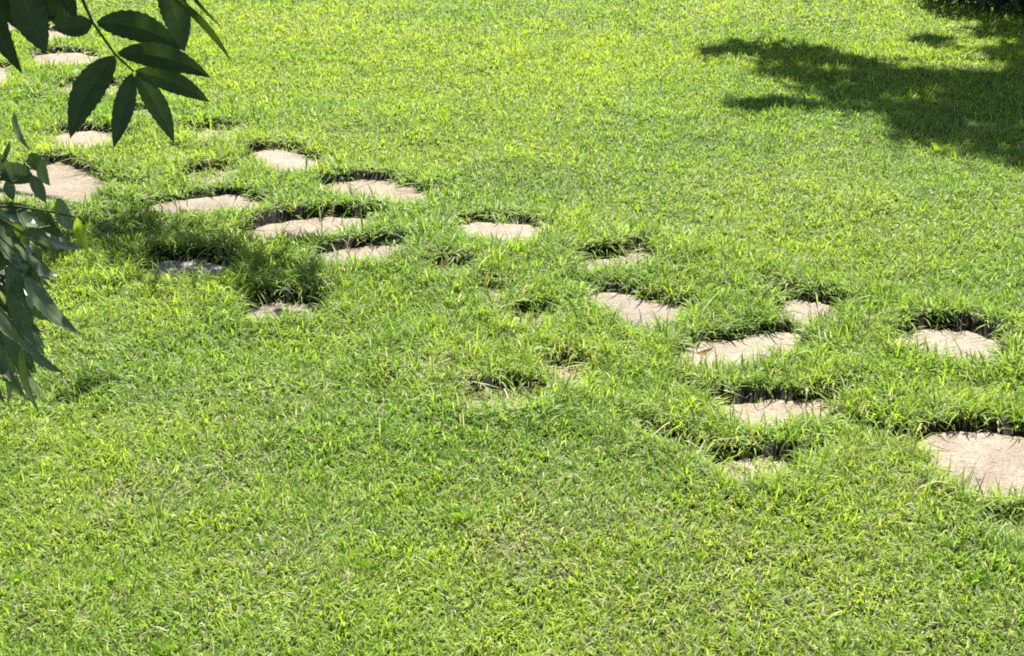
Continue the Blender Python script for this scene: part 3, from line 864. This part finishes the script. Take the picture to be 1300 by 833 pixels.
lows.append(compound_leaf([(-70, 350, 0), (-40, 362, 0), (-10, 380, 0), (16, 410, 0), (30, 430, 0)], [
    (28, 428, 82, 474, 17, 0.08, 0.5, 0, 0.02), (-10, 382, 24, 436, 22, 0.08, 1.1, 0, 0), (24, 424, 44, 452, 18, 0.05, 1.1, 0, 0.0),
    (-6, 420, 39, 510, 20, 0.1, 0.4, 0, 0.02), (28, 432, 51, 524, 14, 0.08, 1.0, 0, 0.03), (-14, 420, 16, 486, 24, 0.06, 0.1, 0.03, 0.0),
    (-20, 430, 8, 516, 16, 0.05, 0.5, 0.02, 0.0), (10, 404, 30, 478, 20, 0.06, 0.3, 0.03, 0.03), (-30, 370, 6, 440, 30, 0.03, 0.1, 0.04, 0.02)], 1.85, **SH))
for j in range(42):                                   # leaves deeper inside the shrub
    x0, y0 = random.uniform(-75, -15), random.uniform(225, 425)
    ll = []
    for k in range(6):
        bx, by = x0 + k * 9, y0 + k * 6 + random.uniform(-8, 8)
        an = random.gauss(0.95, 0.45)
        ln = random.uniform(32, 78)
        lim = 86 - abs(by - 330) * 0.2 + random.uniform(-34, 6)
        ln = max(20, min(ln, (lim - bx) / max(0.2, math.cos(an))))
        ll.append((bx, by, bx + ln * math.cos(an), by + ln * math.sin(an), random.uniform(9, 20), random.uniform(-.14, .06), random.uniform(-0.3, 1.2), 0, random.uniform(-.05, .05))
                  + ((MAT_LEAF_YELLOW,) if k == 1 and j % 4 == 0 else ()))
    lows.append(compound_leaf([(x0 - 20, y0 - 8, 0), (x0 + 20, y0 + 12, 0), (x0 + 48, y0 + 30, 0)], ll, 2.1 + random.uniform(-.2, .2), **SH))
for p in tops:
    q = at_depth(-60, -160, 1.7)
    tree_wood(ash, bez(q, (q + p) / 2 + [0, 0, .06], p, 6), np.linspace(0.006, 0.0022, 6), 'twig', MAT_TWIG, 5)
tree_wood(ash, bez((-1.74, 1.98, 1.7), (-1.2, 1.8, 2.45), at_depth(-60, -160, 1.7), 8), np.linspace(0.03, 0.006, 8), 'limb')
SO = np.array(shrub.location)
stem = bez((-1.05, 1.95, -0.03), (-1.12, 1.9, 0.9), (-0.92, 1.85, 1.75), 9)
tree_wood(shrub, stem, np.linspace(0.016, 0.005, 9), 'stem')
for p in lows:
    q = stem[min(8, max(4, int(p[2] / 1.75 * 8)))]
    tree_wood(shrub, bez(q, (q + p) / 2 + [0, 0, .04], p, 5), np.linspace(0.004, 0.002, 5), 'twig', MAT_TWIG, 5)
# crown above and around, outside the picture, shading the hanging leaves
r5 = np.random.default_rng(51)
n = 11000
cr = r5.normal(0, 1, (n, 3)); cr = cr / np.linalg.norm(cr, axis=1)[:, None] * r5.uniform(0, 1, n)[:, None] ** (1 / 3)
cr = np.array([-1.25, 2.2, 3.2]) + cr * [1.9, 1.5, 1.45]
cr = cr[N1(cr[:, 0] + cr[:, 2], cr[:, 1] + 0.7 * cr[:, 2], 0.3) > 0.25]
g = np.stack([cr[:, 0] - cr[:, 2] * SX, cr[:, 1] - cr[:, 2] * SY, 0 * cr[:, 2]], 1)
cr = cr[~in_frame(cr, 90) & ~in_frame(g, 25) & (np.linalg.norm(cr - [0, 0, CAM_H], axis=1) > 0.9)]
V, T, C = leaf_cloud(cr, 0.095, seed=5)
link('crown', raw_mesh('crown', V - ASH, T, C), MAT_CROWN, ash)

# ------------------------------------------------------------------ small things in the grass
def weed(px, py, size, n, label):
    p = on_ground(px, py, 0.045)
    w = link('broadleaf_weed', None, label=label, category='weed', group='broadleaf weeds in the lawn')
    w.location = p
    for k in range(n):
        a = 2 * math.pi * k / n + random.uniform(-.3, .3)
        d = np.array([math.cos(a), math.sin(a), random.uniform(0.25, 0.7)])
        b0 = np.array([0, 0, -0.01])
        V, T = leaflet_mesh(p + b0, p + d * size, size * 0.5, 0.03, random.uniform(-.3, .3), 0.12, n=9, serr=0.03)
        link('leaf', raw_mesh('leaf', V - p, T, rib_colour(len(V)), smooth=True), MAT_WEED, w)
same = 'small bright yellow green broadleaf weed growing in the sunny lawn grass'
for px, py, s, k in ((205, 826, 0.04, 6), (140, 734, 0.035, 6), (467, 717, 0.03, 4), (1196, 714, 0.035, 5), (1240, 738, 0.04, 6), (588, 655, 0.035, 5), (20, 735, 0.03, 5)):
    weed(px, py, s, k, same)
weed(1193, 190, 0.05, 5, 'light green weed at the edge of the deep tree shadow')

def stalk(x0, y0, x1, y1, h0, h1, label, r=0.0022):
    a, b = on_ground(x0, y0, h0), on_ground(x1, y1, h1)
    m = (a + b) / 2 + [0, 0, 0.008]
    V, T = tube(bez(a, m, b, 6), np.linspace(r, r * 0.6, 6), 5)
    o = link('dry_stalk', raw_mesh('dry_stalk', V - a, T, smooth=True), MAT_STRAW, label=label, category='dry stalk', group='dry grass stalks on the lawn')
    o.location = a
same = 'pale dry grass stalk lying among the turf by the overgrown stones'
for args in ((538, 472, 572, 455, .05, .06), (540, 490, 562, 486, .05, .05), (706, 508, 728, 485, .05, .06), (640, 494, 646, 508, .05, .05),
             (826, 556, 853, 534, .05, .06), (871, 560, 893, 573, .05, .05), (905, 560, 948, 556, .05, .05), (690, 466, 735, 470, .03, .035)):
    stalk(*args, same)
stalk(658, 304, 657, 281, 0.0, 0.06, 'upright dry stalk against the dark edge of a pale stone')
p = on_ground(893, 446, 0.012)
V, T = leaflet_mesh(on_ground(884, 449, 0.012), on_ground(906, 441, 0.018), 0.016, 0.05, 0.2, 0.15, n=9)
o = link('fallen_leaf', raw_mesh('fallen_leaf', V - p, T, smooth=True), MAT_DEAD, label='curled reddish brown dead leaf lying on a pinkish stone', category='leaf')
o.location = p
